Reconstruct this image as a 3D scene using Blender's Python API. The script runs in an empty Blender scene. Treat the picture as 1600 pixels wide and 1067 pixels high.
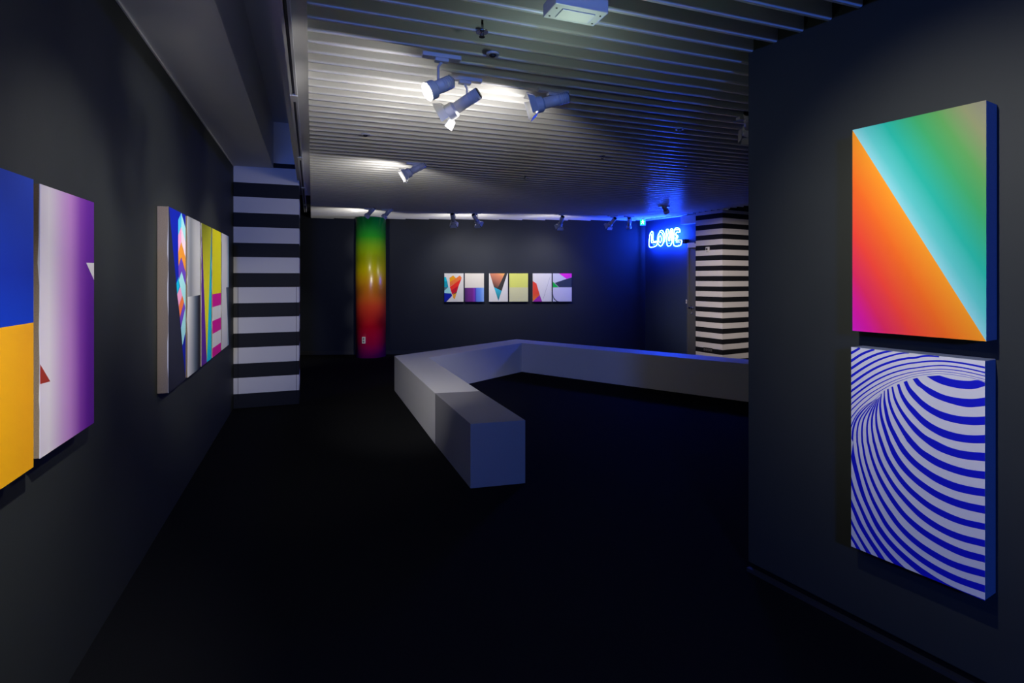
import bpy, bmesh, math, random
from mathutils import Vector, Matrix
random.seed(4)
SC = bpy.context.scene
COL = SC.collection

# ------------------------------------------------------------------ camera, world, lights, exposure
F, CX, HY, CAMH = 850.0, 800.0, 434.0, 1.5      # focal length and horizon in pixels of a 1600x1067 frame
cd = bpy.data.cameras.new('camera')
cam = bpy.data.objects.new('camera', cd); COL.objects.link(cam)
cam.location = (0, 0, CAMH); cam.rotation_euler = (math.pi/2, 0, 0)
cd.sensor_width = 36.0; cd.lens = 36.0*F/1600.0
cd.shift_y = -(533.5-HY)/1600.0
cd.clip_start = 0.05
SC.camera = cam
SC.view_settings.view_transform = 'Standard'; SC.view_settings.look = 'None'
SC.view_settings.exposure = 0.0; SC.view_settings.gamma = 1.0
SC.view_settings.use_curve_mapping = False

W = bpy.data.worlds.new('world'); SC.world = W; W.use_nodes = True
W.node_tree.nodes['Background'].inputs[0].default_value = (0.30, 0.34, 0.58, 1)
W.node_tree.nodes['Background'].inputs[1].default_value = 0.065

def add_light(kind, loc, target=None, power=50, color=(1, 1, 1), size=0.05, angle=60, blend=0.6, parent=None, sx=None, sy=None, name='lamp_or_fill'):
    ld = bpy.data.lights.new(name, kind); ld.energy = power; ld.color = color
    if kind == 'AREA':
        ld.shape = 'RECTANGLE'; ld.size = sx; ld.size_y = sy
    else:
        ld.shadow_soft_size = size
    if kind == 'SPOT':
        ld.spot_size = math.radians(angle); ld.spot_blend = blend
    o = bpy.data.objects.new(name, ld); COL.objects.link(o); o.location = loc
    if target is not None:
        o.rotation_euler = (Vector(target)-Vector(loc)).to_track_quat('-Z', 'Y').to_euler()
    return o

WARM = (1.0, 0.955, 0.88)
BLUE = (0.10, 0.28, 1.0)
# blue neon of the room behind the camera
add_light('AREA', (0.62, -3.4, 2.42), (0.5, 3.5, 1.7), 135, (0.035, 0.16, 1.0), sx=0.5, sy=0.2, name='neon_glow')
add_light('AREA', (0.75, -2.9, 2.45), (-2.3, 5.5, 2.9), 18, (0.06, 0.2, 1.0), sx=0.5, sy=0.3, name='neon_glow')
add_light('POINT', tuple(Vector((0.9386, 0.3450, 0))*-0.30+Vector((-0.345, 0.9386, 0))*0.9+Vector((0, 0, 2.62))), None, 14, WARM, 0.04, name='spill_or_fill')  # unseen warm fill added to lift the soffit and recess
add_light('SPOT', (-0.95, 1.85, 2.55), (-1.0, 5.6, 0.35), 400, WARM, 0.03, 30, 1.0)  # unseen warm spot added to brighten the bench
# wall washers on tracks just above the frame, with added fill spots among them
add_light('SPOT', (0.32, 1.22, 2.42), (1.70, 1.98, 1.56), 112, WARM, 0.02, 68, 1.0)
add_light('SPOT', (-0.1, 0.55, 2.45), (-1.25, 1.15, 1.1), 250, WARM, 0.02, 50, 1.0)  # unseen spot added to brighten the cobalt and amber canvas
for _z in (0.35, 0.95, 1.55, 2.15):      # stacked narrow spots added to brighten the column, no fixture of their own
    add_light('SPOT', (-1.0, 5.52, 2.45), (-2.70, 10.2, _z), 330, WARM, 0.06, 8.8, 1.0)
add_light('SPOT', (-0.35, 2.3, 2.5), (-2.85, 6.3, 0.9), 130, WARM, 0.03, 26, 1.0)  # fill spot without a fixture, added to lift the left striped pillar
add_light('SPOT', (0.42, 0.90, 2.42), (-2.2, 3.6, 1.35), 150, WARM, 0.03, 34, 0.9)
add_light('SPOT', (-0.05, 2.0, 2.45), (-2.75, 4.7, 1.3), 95, WARM, 0.03, 26, 0.9)
# single warm spot added to brighten the narrow-striped pillar
add_light('SPOT', (1.4, 3.9, 2.45), (3.75, 9.3, 1.2), 1150, (1.0, 0.86, 0.76), 0.04, 27, 0.9)

# ------------------------------------------------------------------ helpers
def lin(c):
    r = []
    for v in c[:3]:
        v = v/255.0
        r.append(v/12.92 if v <= 0.04045 else ((v+0.055)/1.055)**2.4)
    return r
def rgb(c, k=1.0):
    return tuple(min(0.92, v*k) for v in lin(c)) + (1.0,)

def mat(name, color, rough=0.6, k=1.0, spec=0.5, metal=0.0, emit=None, estr=0.0, noise=None, bump=None):
    m = bpy.data.materials.new(name); m.use_nodes = True
    nt = m.node_tree; b = nt.nodes['Principled BSDF']
    b.inputs['Base Color'].default_value = rgb(color, k) if max(color) > 1.0 else tuple(color)+(1,)
    b.inputs['Roughness'].default_value = rough
    b.inputs['Specular IOR Level'].default_value = spec
    b.inputs['Metallic'].default_value = metal
    if emit:
        b.inputs['Emission Color'].default_value = tuple(emit)+(1,)
        b.inputs['Emission Strength'].default_value = estr
    if noise:
        tc = nt.nodes.new('ShaderNodeTexCoord'); n = nt.nodes.new('ShaderNodeTexNoise')
        n.inputs['Scale'].default_value = noise[0]; n.inputs['Detail'].default_value = 5
        nt.links.new(tc.outputs['Object'], n.inputs['Vector'])
        mx = nt.nodes.new('ShaderNodeMix'); mx.data_type = 'RGBA'
        c = b.inputs['Base Color'].default_value[:]
        mx.inputs['A'].default_value = tuple(v*(1-noise[1]) for v in c[:3])+(1,)
        mx.inputs['B'].default_value = tuple(min(1, v*(1+noise[1])) for v in c[:3])+(1,)
        nt.links.new(n.outputs['Fac'], mx.inputs['Factor'])
        nt.links.new(mx.outputs['Result'], b.inputs['Base Color'])
    if bump:
        tc = nt.nodes.new('ShaderNodeTexCoord'); n = nt.nodes.new('ShaderNodeTexNoise')
        n.inputs['Scale'].default_value = bump[0]; n.inputs['Detail'].default_value = 4
        nt.links.new(tc.outputs['Object'], n.inputs['Vector'])
        bp = nt.nodes.new('ShaderNodeBump'); bp.inputs['Strength'].default_value = bump[1]
        bp.inputs['Distance'].default_value = bump[2]
        nt.links.new(n.outputs['Fac'], bp.inputs['Height'])
        nt.links.new(bp.outputs['Normal'], b.inputs['Normal'])
    return m

def grad(name, p0, p1, stops, k=1.0, rough=0.55, spec=0.3):
    """paint blended from local point p0 to p1 (metres) through colour stops"""
    m = bpy.data.materials.new(name); m.use_nodes = True
    nt = m.node_tree; b = nt.nodes['Principled BSDF']
    b.inputs['Roughness'].default_value = rough; b.inputs['Specular IOR Level'].default_value = spec
    tc = nt.nodes.new('ShaderNodeTexCoord')
    p0 = Vector(p0); d = Vector(p1)-p0; L2 = d.length_squared
    sub = nt.nodes.new('ShaderNodeVectorMath'); sub.operation = 'SUBTRACT'
    sub.inputs[1].default_value = p0
    dot = nt.nodes.new('ShaderNodeVectorMath'); dot.operation = 'DOT_PRODUCT'
    dot.inputs[1].default_value = d/L2
    nt.links.new(tc.outputs['Object'], sub.inputs[0]); nt.links.new(sub.outputs[0], dot.inputs[0])
    cr = nt.nodes.new('ShaderNodeValToRGB')
    el = cr.color_ramp.elements
    while len(el) < len(stops): el.new(0.5)
    for e, (t, c) in zip(el, stops):
        e.position = t
    for e, (t, c) in zip(el, stops):
        e.color = rgb(c, k)
    nt.links.new(dot.outputs['Value'], cr.inputs['Fac'])
    nt.links.new(cr.outputs['Color'], b.inputs['Base Color'])
    return m

class MB:
    def __init__(s): s.v = []; s.f = []; s.m = []; s.mats = []; s.sm = []
    def mi(s, m):
        if m not in s.mats: s.mats.append(m)
        return s.mats.index(m)
    def poly(s, pts, m, smooth=False):
        i = len(s.v); s.v += [tuple(p) for p in pts]
        s.f.append(list(range(i, i+len(pts)))); s.m.append(s.mi(m)); s.sm.append(smooth)
    def box(s, x0, x1, y0, y1, z0, z1, m, M=None):
        c = [(x0,y0,z0),(x1,y0,z0),(x1,y1,z0),(x0,y1,z0),(x0,y0,z1),(x1,y0,z1),(x1,y1,z1),(x0,y1,z1)]
        if M is not None: c = [M @ Vector(p) for p in c]
        i = len(s.v); s.v += [tuple(p) for p in c]
        for q in ((0,3,2,1),(4,5,6,7),(0,1,5,4),(1,2,6,5),(2,3,7,6),(3,0,4,7)):
            s.f.append([i+a for a in q]); s.m.append(s.mi(m)); s.sm.append(False)
    def prism(s, plan, z0, z1, m):
        """vertical prism over a plan outline (counter-clockwise)"""
        n = len(plan)
        a = sum(plan[i][0]*plan[(i+1) % n][1]-plan[(i+1) % n][0]*plan[i][1] for i in range(n))
        if a < 0: plan = plan[::-1]
        i = len(s.v)
        s.v += [(p[0], p[1], z0) for p in plan] + [(p[0], p[1], z1) for p in plan]
        s.f.append([i+k for k in range(n)][::-1]); s.m.append(s.mi(m)); s.sm.append(False)
        s.f.append([i+n+k for k in range(n)]); s.m.append(s.mi(m)); s.sm.append(False)
        for k in range(n):
            s.f.append([i+k, i+(k+1) % n, i+n+(k+1) % n, i+n+k]); s.m.append(s.mi(m)); s.sm.append(False)
    def tube(s, a, b, r0, r1, m, n=20, caps=True):
        a = Vector(a); b = Vector(b); d = (b-a).normalized()
        u = d.orthogonal().normalized(); w = d.cross(u)
        i = len(s.v)
        for k in range(n):
            t = 2*math.pi*k/n; e = u*math.cos(t)+w*math.sin(t)
            s.v.append(tuple(a+e*r0)); s.v.append(tuple(b+e*r1))
        for k in range(n):
            k2 = (k+1) % n
            s.f.append([i+2*k, i+2*k2, i+2*k2+1, i+2*k+1]); s.m.append(s.mi(m)); s.sm.append(True)
        if caps:
            s.f.append([i+2*k for k in range(n)][::-1]); s.m.append(s.mi(m)); s.sm.append(False)
            s.f.append([i+2*k+1 for k in range(n)]); s.m.append(s.mi(m)); s.sm.append(False)
    def path(s, pts, r, m, n=8, closed=False):
        pts = [Vector(p) for p in pts]; N = len(pts); rings = []
        ref = Vector((0.3, 0.8, 0.52)).normalized()
        for k, p in enumerate(pts):
            if closed: t = pts[(k+1) % N]-pts[k-1]
            else: t = pts[min(k+1, N-1)]-pts[max(k-1, 0)]
            t.normalize(); u = t.cross(ref).normalized(); w = t.cross(u)
            i = len(s.v)
            for j in range(n):
                a = 2*math.pi*j/n; s.v.append(tuple(p+(u*math.cos(a)+w*math.sin(a))*r))
            rings.append(i)
        for k in range(N if closed else N-1):
            A = rings[k]; B = rings[(k+1) % N]
            for j in range(n):
                j2 = (j+1) % n
                s.f.append([A+j, A+j2, B+j2, B+j]); s.m.append(s.mi(m)); s.sm.append(True)
        if not closed:
            s.f.append([rings[0]+j for j in range(n)][::-1]); s.m.append(s.mi(m)); s.sm.append(False)
            s.f.append([rings[-1]+j for j in range(n)]); s.m.append(s.mi(m)); s.sm.append(False)
    def build(s, name, parent=None, bevel=0.0, matrix=None, segs=2, fix=False):
        me = bpy.data.meshes.new(name); me.from_pydata(s.v, [], s.f)
        for m in s.mats: me.materials.append(m)
        for p, mi, sm in zip(me.polygons, s.m, s.sm): p.material_index = mi; p.use_smooth = sm
        me.update()
        if fix:
            bm = bmesh.new(); bm.from_mesh(me); bmesh.ops.recalc_face_normals(bm, faces=bm.faces); bm.to_mesh(me); bm.free()
        o = bpy.data.objects.new(name, me); COL.objects.link(o)
        if parent: o.parent = parent
        if matrix is not None: o.matrix_local = matrix
        if bevel:
            b = o.modifiers.new('bevel', 'BEVEL'); b.width = bevel; b.segments = segs; b.limit_method = 'ANGLE'
            b.harden_normals = False
        return o

def tag(o, label=None, cat=None, group=None, kind=None):
    if label: o['label'] = label
    if cat: o['category'] = cat
    if group: o['group'] = group
    if kind: o['kind'] = kind
    return o
def empty(name, loc, rz=0.0):
    o = bpy.data.objects.new(name, None); COL.objects.link(o); o.location = loc
    o.rotation_euler = (0, 0, rz); o.empty_display_size = 0.1
    return o

class Plane:
    """vertical plane through plan point O, running along d (the viewer's right); s = metres along d"""
    def __init__(s, O, d):
        s.O = Vector((O[0], O[1])); s.d = Vector((d[0], d[1])).normalized()
        s.n = Vector((s.d.y, -s.d.x))                 # towards the viewer
        s.rz = math.atan2(s.d.y, s.d.x)
    def off(s, o): return Plane(s.O+s.n*o, s.d)
    def hit(s, px, py):
        r = Vector(((px-CX)/F, 1.0)); Z = s.O.dot(s.n)/r.dot(s.n)
        p = r*Z
        return (p-s.O).dot(s.d), CAMH-(py-HY)/F*Z
    def pt(s, a, z=0.0):
        p = s.O+s.d*a; return Vector((p.x, p.y, z))
    def matrix(s, a, z):
        return Matrix.Translation(s.pt(a, z)) @ Matrix.Rotation(s.rz, 4, 'Z')

def ground(px, py, z=0.0):
    Z = (CAMH-z)*F/(py-HY)
    return Vector(((px-CX)/F*Z, Z))

U = Vector((0.9386, 0.3450)); V = Vector((-0.3450, 0.9386))      # along the slats / along the left wall
def uv(u, v): return U*u+V*v
H = 2.65                                                          # underside of the slats

# ------------------------------------------------------------------ materials
M_WALL = mat('dark_wall_paint', (0.0245, 0.0285, 0.0275), rough=0.65, spec=0.2, noise=(3.0, 0.10), bump=(120, 0.10, 0.002))
M_WALLB = mat('dark_wall_paint_far', (0.022, 0.026, 0.036), rough=0.6, spec=0.2, noise=(2.0, 0.08))
M_CARPET = mat('black_carpet', (0.0060, 0.0064, 0.0070), rough=0.95, spec=0.05, noise=(160, 0.45), bump=(400, 0.5, 0.004))
M_SLAT = mat('slat_metal_white', (0.72, 0.72, 0.72), rough=0.32, spec=0.6)
M_VOID = mat('ceiling_void_black', (0.006, 0.006, 0.007), rough=0.9, spec=0.1)
M_SOFFIT = mat('soffit_white_paint', (0.62, 0.62, 0.62), rough=0.5)
M_STRW = mat('stripe_white', (0.60, 0.59, 0.60), rough=0.55)
M_STRB = mat('stripe_black', (0.008, 0.009, 0.012), rough=0.6, spec=0.2)
M_BENCH = mat('bench_white_paint', (0.60, 0.60, 0.61), rough=0.5)
M_PLINTH = mat('plinth_grey_paint', (0.20, 0.20, 0.215), rough=0.5)
M_BASE = mat('baseboard_black', (0.020, 0.021, 0.024), rough=0.5)
M_GAP = mat('shadow_gap_black', (0.003, 0.003, 0.003), rough=0.9, spec=0.1)
M_FIX = mat('fixture_white', (0.55, 0.56, 0.58), rough=0.38)
M_FIXD = mat('fixture_black', (0.01, 0.01, 0.012), rough=0.4)
M_LENS = mat('lamp_lens', (0.8, 0.8, 0.8), emit=(1.0, 0.95, 0.86), estr=9)
M_LENSOFF = mat('lamp_lens_off', (0.25, 0.26, 0.28), rough=0.15)
M_PLATE = mat('plastic_white', (0.62, 0.62, 0.60), rough=0.35)
M_CHROME = mat('chrome', (0.65, 0.66, 0.68), rough=0.22, metal=1.0)
M_LINEN = mat('raw_linen', (0.225, 0.175, 0.130), rough=0.85, noise=(220, 0.30), bump=(500, 0.4, 0.002))
M_SIDE = mat('canvas_side_grey', (0.30, 0.30, 0.31), rough=0.8, noise=(200, 0.2))
M_CEDGE = mat('canvas_edge_dark', (0.10, 0.10, 0.11), rough=0.8)
M_NEON = mat('neon_tube', (0.8, 0.8, 0.9), emit=(0.012, 0.065, 1.0), estr=300)
M_DOOR = mat('door_dark_paint', (0.07, 0.075, 0.085), rough=0.4)

# ------------------------------------------------------------------ planes of the room
PL = Plane(uv(-0.848, 0.0), V)                       # left wall (running away from the viewer)
RW0 = Vector((1.211, 2.790)); RD = Vector((0.507, -0.862))
PR = Plane(RW0, RD)                                  # right wall, from its far corner towards the viewer
B0 = Vector((-5.2, 10.50)); B1 = Vector((2.70, 11.02))
PB = Plane(B0, B1-B0)                                # back wall
LD = Vector((0.495, -0.869))
PN = Plane(B1, LD)                                   # wall that carries the neon sign

# ------------------------------------------------------------------ floor, walls
m = MB(); m.box(-9, 9, -6, 14, -0.1, 0, M_CARPET); tag(m.build('floor'), kind='structure')

def wall_slab(name, p0, p1, thick_dir, z0, z1, material, bev=0.0):
    p0 = Vector(p0); p1 = Vector(p1); t = Vector(thick_dir)
    m = MB(); m.prism([tuple(p0), tuple(p1), tuple(p1+t), tuple(p0+t)], z0, z1, material)
    return tag(m.build(name, bevel=bev), kind='structure')

pa = PL.pt(-3.0).xy; pb = PL.pt(12.2).xy
wall_slab('wall_left', pa, pb, -U*0.15, 0, 3.45, M_WALL)
wall_slab('wall_back', B0, B1, Vector((-0.02, 0.2)), 0, 3.45, M_WALLB)
M_WALLN = mat('wall_paint_neon_glow', (0.026, 0.040, 0.080), rough=0.6, spec=0.2, noise=(2.0, 0.08))  # blue glow of the neon is put into this base colour
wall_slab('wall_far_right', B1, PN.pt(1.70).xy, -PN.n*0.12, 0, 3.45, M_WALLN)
wall_slab('wall_far_end', (4.0, 9.62), (8.6, 12.2), (-0.1, 0.18), 0, 3.45, M_WALLB)
# right wall: a free-standing partition with a dark shadow gap and a skirting strip at its foot
n3 = PR.n
wall_slab('wall_right', PR.pt(0).xy, PR.pt(4.2).xy, -n3*0.14, 0.045, 3.05, M_WALL, 0.004)
m = MB()
a = PR.off(-0.012)
m.prism([tuple(a.pt(0.012).xy), tuple(a.pt(4.2).xy), tuple((a.pt(4.2).xy-n3*0.11)), tuple((a.pt(0.012).xy-n3*0.11))], 0.0, 0.047, M_GAP)
tag(m.build('trim_1'), kind='structure')
m = MB()
a = PR.off(0.012)
m.prism([tuple(a.pt(0.0).xy), tuple(a.pt(4.2).xy), tuple(PR.pt(4.2).xy-n3*0.011), tuple(PR.pt(0.0).xy-n3*0.011)], 0.0, 0.018, M_BASE)
tag(m.build('baseboard_right'), kind='structure')
m = MB(); a = PB.off(0.012)
m.prism([tuple(a.pt(1.0).xy), tuple(a.pt(7.8).xy), tuple(PB.pt(7.8).xy), tuple(PB.pt(1.0).xy)], 0.0, 0.07, M_BASE)
tag(m.build('baseboard_back'), kind='structure')

# ------------------------------------------------------------------ slatted ceiling
def slat_end(v):
    """right end (u) of the slat that runs at v"""
    ends = []
    # line of slat ends beside the right wall
    e0 = Vector((1.254, 2.74)); ed = Vector((0.47, -0.883)).normalized()
    # intersection of p = uv(u, v) with line e0 + t ed
    def inter(p, d):
        w = p-V*v
        # U*u = w + d*t  -> cross with d
        return (w.x*d.y-w.y*d.x)/(U.x*d.y-U.y*d.x)
    u_r = inter(e0, ed)
    if uv(u_r, v).y < 2.76: ends.append(u_r)
    else: ends.append(8.0)
    ends.append(inter(PN.pt(0).xy+PN.n*0.17, LD))
    return min(ends), inter(B0+Vector((0, -0.02)), (B1-B0))
m = MB()
v = -1.6; SL_T = 0.024; PITCH = 0.13
while v < 13.6:
    u1, ub = slat_end(v)
    u0 = -0.02
    u1b = min(u1, ub) if uv(0, v).y > 8 or ub > 0 else u1
    # back wall cuts the slat where it crosses it (slats run towards the right and away)
    if uv(u0, v).y < 10.3 + 0.066*(uv(u0, v).x+5.2)*0.0 + 0.35 and u1b > u0+0.05:
        A = uv(u0, v); Bq = uv(u1b, v); T = V*SL_T
        # rounded lower lip: small chamfers front and rear
        prof = [(0.0, H+0.115), (0.0, H+0.010), (0.0025, H+0.0035), (0.007, H), (SL_T-0.004, H), (SL_T, H+0.004), (SL_T, H+0.115)]
        i = len(m.v); n = len(prof)
        for (dv, z) in prof: p = A+V*dv; m.v.append((p.x, p.y, z))
        for (dv, z) in prof: p = Bq+V*dv; m.v.append((p.x, p.y, z))
        k = m.mi(M_SLAT)
        for j in range(n):
            j2 = (j+1) % n
            m.f.append([i+j, i+n+j, i+n+j2, i+j2]); m.m.append(k); m.sm.append(False)
        m.f.append([i+j for j in range(n)]); m.m.append(k); m.sm.append(False)
        m.f.append([i+n+j for j in range(n)][::-1]); m.m.append(k); m.sm.append(False)
    v += PITCH
# structural slab high above the slats
m.box(-9, 9, -6, 14, 3.45, 3.6, M_VOID)
ceiling = tag(m.build('ceiling'), kind='structure')

# flat white border between slat ends and the neon wall
m = MB(); a = PN.off(0.16)
m.prism([tuple(PN.pt(0).xy), tuple(PN.pt(1.28).xy), tuple(a.pt(1.19).xy), tuple(a.pt(0.03).xy)], H-0.002, H+0.03, M_SOFFIT)
tag(m.build('trim_2'), kind='structure')
# flat strip beside the left ends of the slats
m = MB()
q = [uv(-0.165, -1.8), uv(-0.021, -1.8), uv(-0.021, 8.15), uv(-0.165, 8.15)]
m.prism([tuple(p) for p in q], H+0.005, 3.45, M_SOFFIT)
tag(m.build('trim_3'), kind='structure')
m = MB()
q = [uv(-0.10, 8.155), uv(-0.021, 8.155), uv(-0.021, 10.3), uv(-0.10, 10.3)]
m.prism([tuple(p) for p in q], H+0.03, 3.4, M_STRB)
tag(m.build('trim_7'), kind='structure')
# boxed-in soffit along the left wall and the recess ceiling beside it
m = MB()
q = [uv(-0.847, -2.4), uv(-0.4245+0.0, -2.4), uv(-0.4245, 6.95), uv(-0.847, 6.95)]
m.prism([tuple(p) for p in q], 2.785, 3.33, M_SOFFIT)
tag(m.build('trim_4', bevel=0.003), kind='structure')
m = MB()
q = [uv(-0.847, -2.4), uv(-0.166, -2.4), uv(-0.166, 7.3), uv(-0.847, 7.3)]
m.prism([tuple(p) for p in q], 3.332, 3.44, M_SOFFIT)
tag(m.build('trim_5'), kind='structure')
# thin corner bead between soffit and wall
m = MB()
q = [uv(-0.847, -2.4), uv(-0.838, -2.4), uv(-0.838, 6.93), uv(-0.847, 6.93)]
m.prism([tuple(p) for p in q], 2.773, 2.785, M_SOFFIT)
tag(m.build('trim_6'), kind='structure')

# ------------------------------------------------------------------ striped pillar on the left
def striped(m, plan, z0, z1, bands):
    """bands: ascending list of (z, material-above)"""
    zs = [b[0] for b in bands]+[z1]
    for (za, mm), zb in zip(bands, zs[1:]):
        lo = max(za, z0); hi = min(zb, z1)
        if hi > lo: m.prism(plan, lo, hi, mm)
pu0, pu1, pv0, pv1 = -0.846, -0.144, 6.955, 7.45
pv = (Vector((-3.191, 6.235))).dot(V)
plan = [tuple(uv(pu0, pv)), tuple(uv(pu1, pv)), tuple(uv(pu1, pv+0.5)), tuple(uv(pu0, pv+0.5))]
bands = [(0.0, M_STRB)]
for k in range(8):
    bands.append((0.165+0.3477*k, M_STRW)); bands.append((0.348+0.3477*k, M_STRB))
bands = bands[:-1]
pil = empty('striped_pillar', (*uv(-0.495, pv+0.25), 0))
def rel(ob, par):
    ob.parent = par; ob.matrix_parent_inverse = par.matrix_basis.inverted()
m = MB(); striped(m, plan, 0.0, 2.79, bands); o = m.build('pillar_shaft'); rel(o, pil)
m = MB(); m.prism(plan, 2.79, 2.845, M_STRB); m.prism(plan, 2.845, 3.33, M_SOFFIT); o = m.build('pillar_head'); rel(o, pil)
m = MB()
e = -0.0015
for uu in (-0.800, -0.176):
    a0 = uv(uu, pv+e); m.prism([tuple(a0), tuple(a0+U*0.004), tuple(a0+U*0.004+V*0.004), tuple(a0+V*0.004)], 0.10, 1.40, M_GAP)
a0 = uv(-0.800, pv+e); a1 = uv(-0.176, pv+e)
m.prism([tuple(a0), tuple(a1), tuple(a1+V*0.004), tuple(a0+V*0.004)], 1.398, 1.402, M_GAP)
o = m.build('panel_seam'); rel(o, pil)
tag(pil, 'tall pillar with wide black and white bands, at the end of the left wall', 'pillar')

# ------------------------------------------------------------------ striped pillar on the right
c1 = Vector((3.534, 9.13)); d1 = Vector((-0.282, 0.5)); d2 = Vector((0.871, 0.491)).normalized()*0.66
plan = [tuple(c1), tuple(c1+d2), tuple(c1+d1+d2), tuple(c1+d1)]
bands = [(0.0, M_STRW), (0.0245, M_STRB), (0.11, M_STRW)]
for k in range(14):
    bands.append((0.202+0.1775*k, M_STRB)); bands.append((0.287+0.1775*k, M_STRW))
pil2 = empty('striped_pillar', (*(c1+d1/2+d2/2), 0))
m = MB(); striped(m, plan, 0.0, H-0.003, bands); o = m.build('pillar_shaft'); rel(o, pil2)
tag(pil2, 'square pillar with narrow black and white horizontal stripes, beside the door near the neon sign', 'pillar')
PC = Plane(c1+d1, -d1)
def plate_on(plane, px, py, w, h, t, name, mm, label, cat):
    a, z = plane.hit(px, py)
    e = empty(name, plane.pt(a, z), plane.rz)
    m = MB(); m.box(-w/2, w/2, -t, -0.0005, -h/2, h/2, mm); m.build('cover_plate', e, bevel=0.003)
    tag(e, label, cat)
    return e
e = plate_on(PC, 1106, 390, 0.078, 0.095, 0.014, 'wall_control', M_PLATE, 'small white control plate high on the narrow-striped pillar', 'switch')
m = MB(); m.tube((-0.010, -0.014, 0.008), (-0.010, -0.024, 0.008), 0.018, 0.016, M_FIXD, 18); m.build('knob', e)
m = MB(); m.box(-0.025, 0.025, -0.0155, -0.014, -0.037, -0.031, M_FIXD); m.build('indicator', e)
e = plate_on(PC, 1106.5, 546.5, 0.19, 0.075, 0.012, 'socket_outlet', M_FIXD, 'black quadruple socket strip low on the narrow-striped pillar', 'socket')
for k in range(4):
    m = MB(); x = -0.069+0.046*k
    m.tube((x, -0.012, 0), (x, -0.014, 0), 0.017, 0.016, M_PLINTH, 16); m.tube((x, -0.014, 0), (x, -0.0145, 0), 0.011, 0.011, M_FIXD, 16)
    m.build('socket', e)

# ------------------------------------------------------------------ rainbow column
RCX, RCY, RCR = -2.705, 10.42, 0.283
m = MB()
M_RAIN = grad('rainbow_film', (0, 0, 0.0), (0, 0, 2.65),
              [(0.0, (190, 20, 150)), (0.10, (215, 14, 85)), (0.22, (220, 14, 45)), (0.36, (220, 70, 40)), (0.50, (205, 130, 25)),
               (0.62, (185, 170, 0)), (0.74, (140, 165, 10)), (0.86, (40, 145, 35)), (1.0, (0, 125, 70))], k=0.9, rough=0.26, spec=0.5)
m.tube((0, 0, 0), (0, 0, 2.64), RCR, RCR, M_RAIN, 96)
o = m.build('round_column'); o.location = (RCX, RCY, 0)
tag(o, 'round glossy column blending from magenta base to green top, by the back wall', 'column')
ang = math.atan2(RCY, RCX)
px = (568.5-CX)/F
# socket plate on the column's viewer side
r = Vector((px, 1.0)); A_ = r.dot(r); B_ = -2*(r.x*RCX+r.y*RCY); C_ = RCX**2+RCY**2-RCR**2
Zc = (-B_-math.sqrt(max(0, B_*B_-4*A_*C_)))/(2*A_); hp = r*Zc; nn = (hp-Vector((RCX, RCY))).normalized()
e = empty('socket_outlet', (hp.x+nn.x*0.004, hp.y+nn.y*0.004, CAMH-(531.5-HY)/F*Zc), math.atan2(nn.y, nn.x)+math.pi/2)
m = MB(); m.box(-0.032, 0.032, -0.010, 0.008, -0.062, 0.062, M_PLATE); m.build('cover_plate', e, bevel=0.003)
for zz in (-0.025, 0.025):
    m = MB(); m.tube((0, -0.010, zz), (0, -0.0125, zz), 0.019, 0.018, M_PLINTH, 16); m.tube((0, -0.0125, zz), (0, -0.013, zz), 0.006, 0.006, M_FIXD, 10); m.build('socket', e)
tag(e, 'small white double socket low on the rainbow column', 'socket')

# ------------------------------------------------------------------ bench
ZT = 0.46
def gp(px, py): return ground(px, py, ZT)
J0, J1 = gp(679.8, 614.2), gp(749.3, 610.8)
E0, E1 = gp(735.2, 662.2), gp(820.8, 656.5)
m = MB(); m.prism([tuple(E0), tuple(E1), tuple(J1), tuple(J0)], 0.0, ZT, M_PLINTH)
o = m.build('grey_plinth', bevel=0.002)
tag(o, 'dark grey end block in front of the white zigzag bench, nearest the camera', 'plinth')
o1 = gp(616.2, 556); i1 = Vector((-1.086, 7.09)); o2 = gp(807, 529.8); i2 = gp(815.3, 535.8)
i3 = gp(1168, 568.4); o3 = gp(1168, 561.6)
i3 = i2+(i3-i2)*1.45; o3 = o2+(o3-o2)*1.43
g = 0.0015
dj = (J0-o1).normalized()*-g
m = MB()
m.prism([tuple(J0+dj), tuple(J1+dj), tuple(i1), tuple(i2), tuple(i3), tuple(o3), tuple(o2), tuple(o1)], 0.0, ZT, M_BENCH)
o = m.build('zigzag_bench', bevel=0.002)
tag(o, 'long low white bench folded in a zigzag on the black floor', 'bench')

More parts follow.
